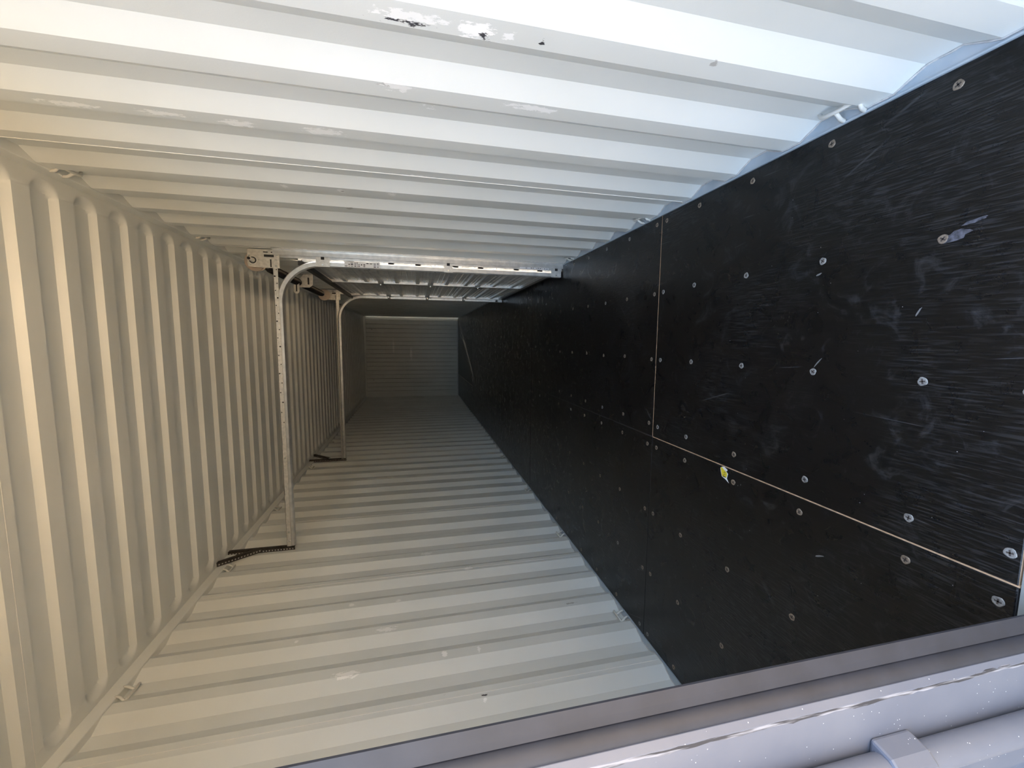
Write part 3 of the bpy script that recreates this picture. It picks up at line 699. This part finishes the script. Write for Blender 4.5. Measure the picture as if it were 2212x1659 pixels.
for yb, s in ((y1t - .014, 1), (y2t + .014, -1)):
    outl = [(1.172, 2.240), (1.172, 2.452), (1.075, 2.455), (1.048, 2.452), (1.042, 2.420), (1.040, 2.262), (1.040, 2.240)]
    b = MB(); b.prism(outl, lambda u, v, t: (u, t, v), yb, yb + .003)
    pl = b.build('bearing_plate', M_galvw, ts)
    f = yb - .0008
    h = MB()
    for x0, x1, z0, z1 in ((1.151, 1.158, 2.316, 2.347), (1.151, 1.158, 2.278, 2.296), (1.120, 1.137, 2.276, 2.343), (1.047, 1.103, 2.294, 2.303)):
        h.box((x0, f, z0), (x1, f + .0006, z1))
    tag(h.build('plate_slots', M_hole, pl), kind='stuff')
    bt = MB()
    for k, (x, z) in enumerate(((1.158, 2.262), (1.138, 2.254), (1.098, 2.262), (1.056, 2.262))): bt.tube([(x, yb - .007, z), (x, yb, z)], .0085, 6)
    for a in (.6, 2.7, 4.8): bt.tube([(XS + .040 * math.cos(a), yb - .005, ZS + .040 * math.sin(a)), (XS + .040 * math.cos(a), yb, ZS + .040 * math.sin(a))], .0045, 6)
    tag(bt.build('plate_bolts', M_bolt, pl), kind='stuff')
    b = MB(); b.tube([(XS, yb - .004, ZS), (XS, yb + .001, ZS)], .034, 24); b.tube([(XS, yb - .006, ZS), (XS, yb - .003, ZS)], .024, 20, 1); b.tube([(XS, yb - .010, ZS), (XS, yb - .004, ZS)], .017, 16, 0)
    b.build('bearing', [M_galvw, M_hole], ts)
# centre bracket, slotted anchor tab, lift cables
b = MB(); b.prism([(1.178, 2.285), (1.178, 2.375), (1.075, 2.455), (1.045, 2.42), (1.045, 2.32), (1.07, 2.29)], lambda u, v, t: (u, t, v), 3.855, 3.860); b.box((1.175, 3.80, 2.27), (1.179, 3.92, 2.45)); b.box((1.075, 3.8535, 2.320), (1.145, 3.8548, 2.336), 1)
b.build('centre_bracket', [M_galvw, M_hole], ts)
b = MB(); ol = [(1.085, 2.390), (1.085, 2.442)] + [(.995 + .026 * math.cos(a), 2.416 + .026 * math.sin(a)) for a in [PI / 2 + PI * k / 8 for k in range(9)]]
b.prism(ol, lambda u, v, t: (u, t, v), 3.745, 3.749); b.box((.990, 3.7437, 2.410), (1.060, 3.7447, 2.422), 1); b.build('slotted_tab', [M_galvw, M_hole], ts)
for yc in (2.70, 5.07): MB().tube([(XS + .05, yc, ZS - .02), (1.105, yc, 2.0), (1.098, yc, .09)], .0018, 6).build('lift_cable', M_galvw, ts)

# ---------------------------------------------------------------- lashing rings on the rails
def ring_mesh():
    b = MB(); r = .0062
    # a bowed bar standing off the rail with two legs reaching back to it (local: x = away from wall, y along wall, z towards rail)
    bar = [(-.016, -.062, .004), (-.006, -.058, -.004), (.000, -.045, -.010), (.003, -.015, -.013), (.002, .015, -.013), (-.002, .040, -.009), (-.012, .058, -.002), (-.026, .066, .004)]
    def sm(p, n=3):
        P = [Vector(q) for q in p]; out = []
        for i in range(len(P) - 1):
            p0, p1, p2, p3 = P[max(i - 1, 0)], P[i], P[i + 1], P[min(i + 2, len(P) - 1)]
            for k in range(n):
                t = k / n; out.append(.5 * ((2 * p1) + (p2 - p0) * t + (2 * p0 - 5 * p1 + 4 * p2 - p3) * t * t + (3 * p1 - p0 - 3 * p2 + p3) * t ** 3))
        out.append(P[-1]); return out
    b.tube(sm(bar), r, 10)
    b.tube(sm([(-.004, -.054, -.006), (.006, -.054, .004), (.015, -.050, .016), (.016, -.044, .036)]), r, 8)
    b.tube(sm([(.002, .004, -.013), (.010, .005, .000), (.016, .008, .014), (.016, .014, .036)]), r, 8)
    me = bpy.data.meshes.new('lashing_ring'); me.from_pydata(b.v, [], b.f); me.materials.append(M_ring)
    for p in me.polygons: p.use_smooth = True
    return me
RM = ring_mesh()
ords = ['first', 'second', 'third', 'fourth', 'fifth']
def rings(side, zsgn, ys, where, grp):
    for i, y in enumerate(ys):
        o = bpy.data.objects.new('lashing_ring', RM); C.objects.link(o)
        zc = .040 if zsgn < 0 else ZT - .030
        o.location = (side * 1.190, y, zc); o.scale = (-side, 1, zsgn)
        o['label'] = 'grey lashing ring %s, %s from the doorway' % (where, ords[i]); o['category'] = 'lashing ring'; o['group'] = grp
rings(1, -1, [.165, 1.272, 2.38], 'where right wall meets floor', 'lashing rings at the foot of the right wall')
rings(1, 1, [1.275, 2.39], 'under the right wall top rail', 'lashing rings at the top of the right wall')
rings(-1, -1, [1.335, 2.45, 3.56, 4.95, 6.33], 'where left wall meets floor', 'lashing rings at the foot of the left wall')
rings(-1, 1, [1.335, 2.45, 3.56, 4.95, 6.33], 'under the left wall top rail', 'lashing rings at the top of the left wall')
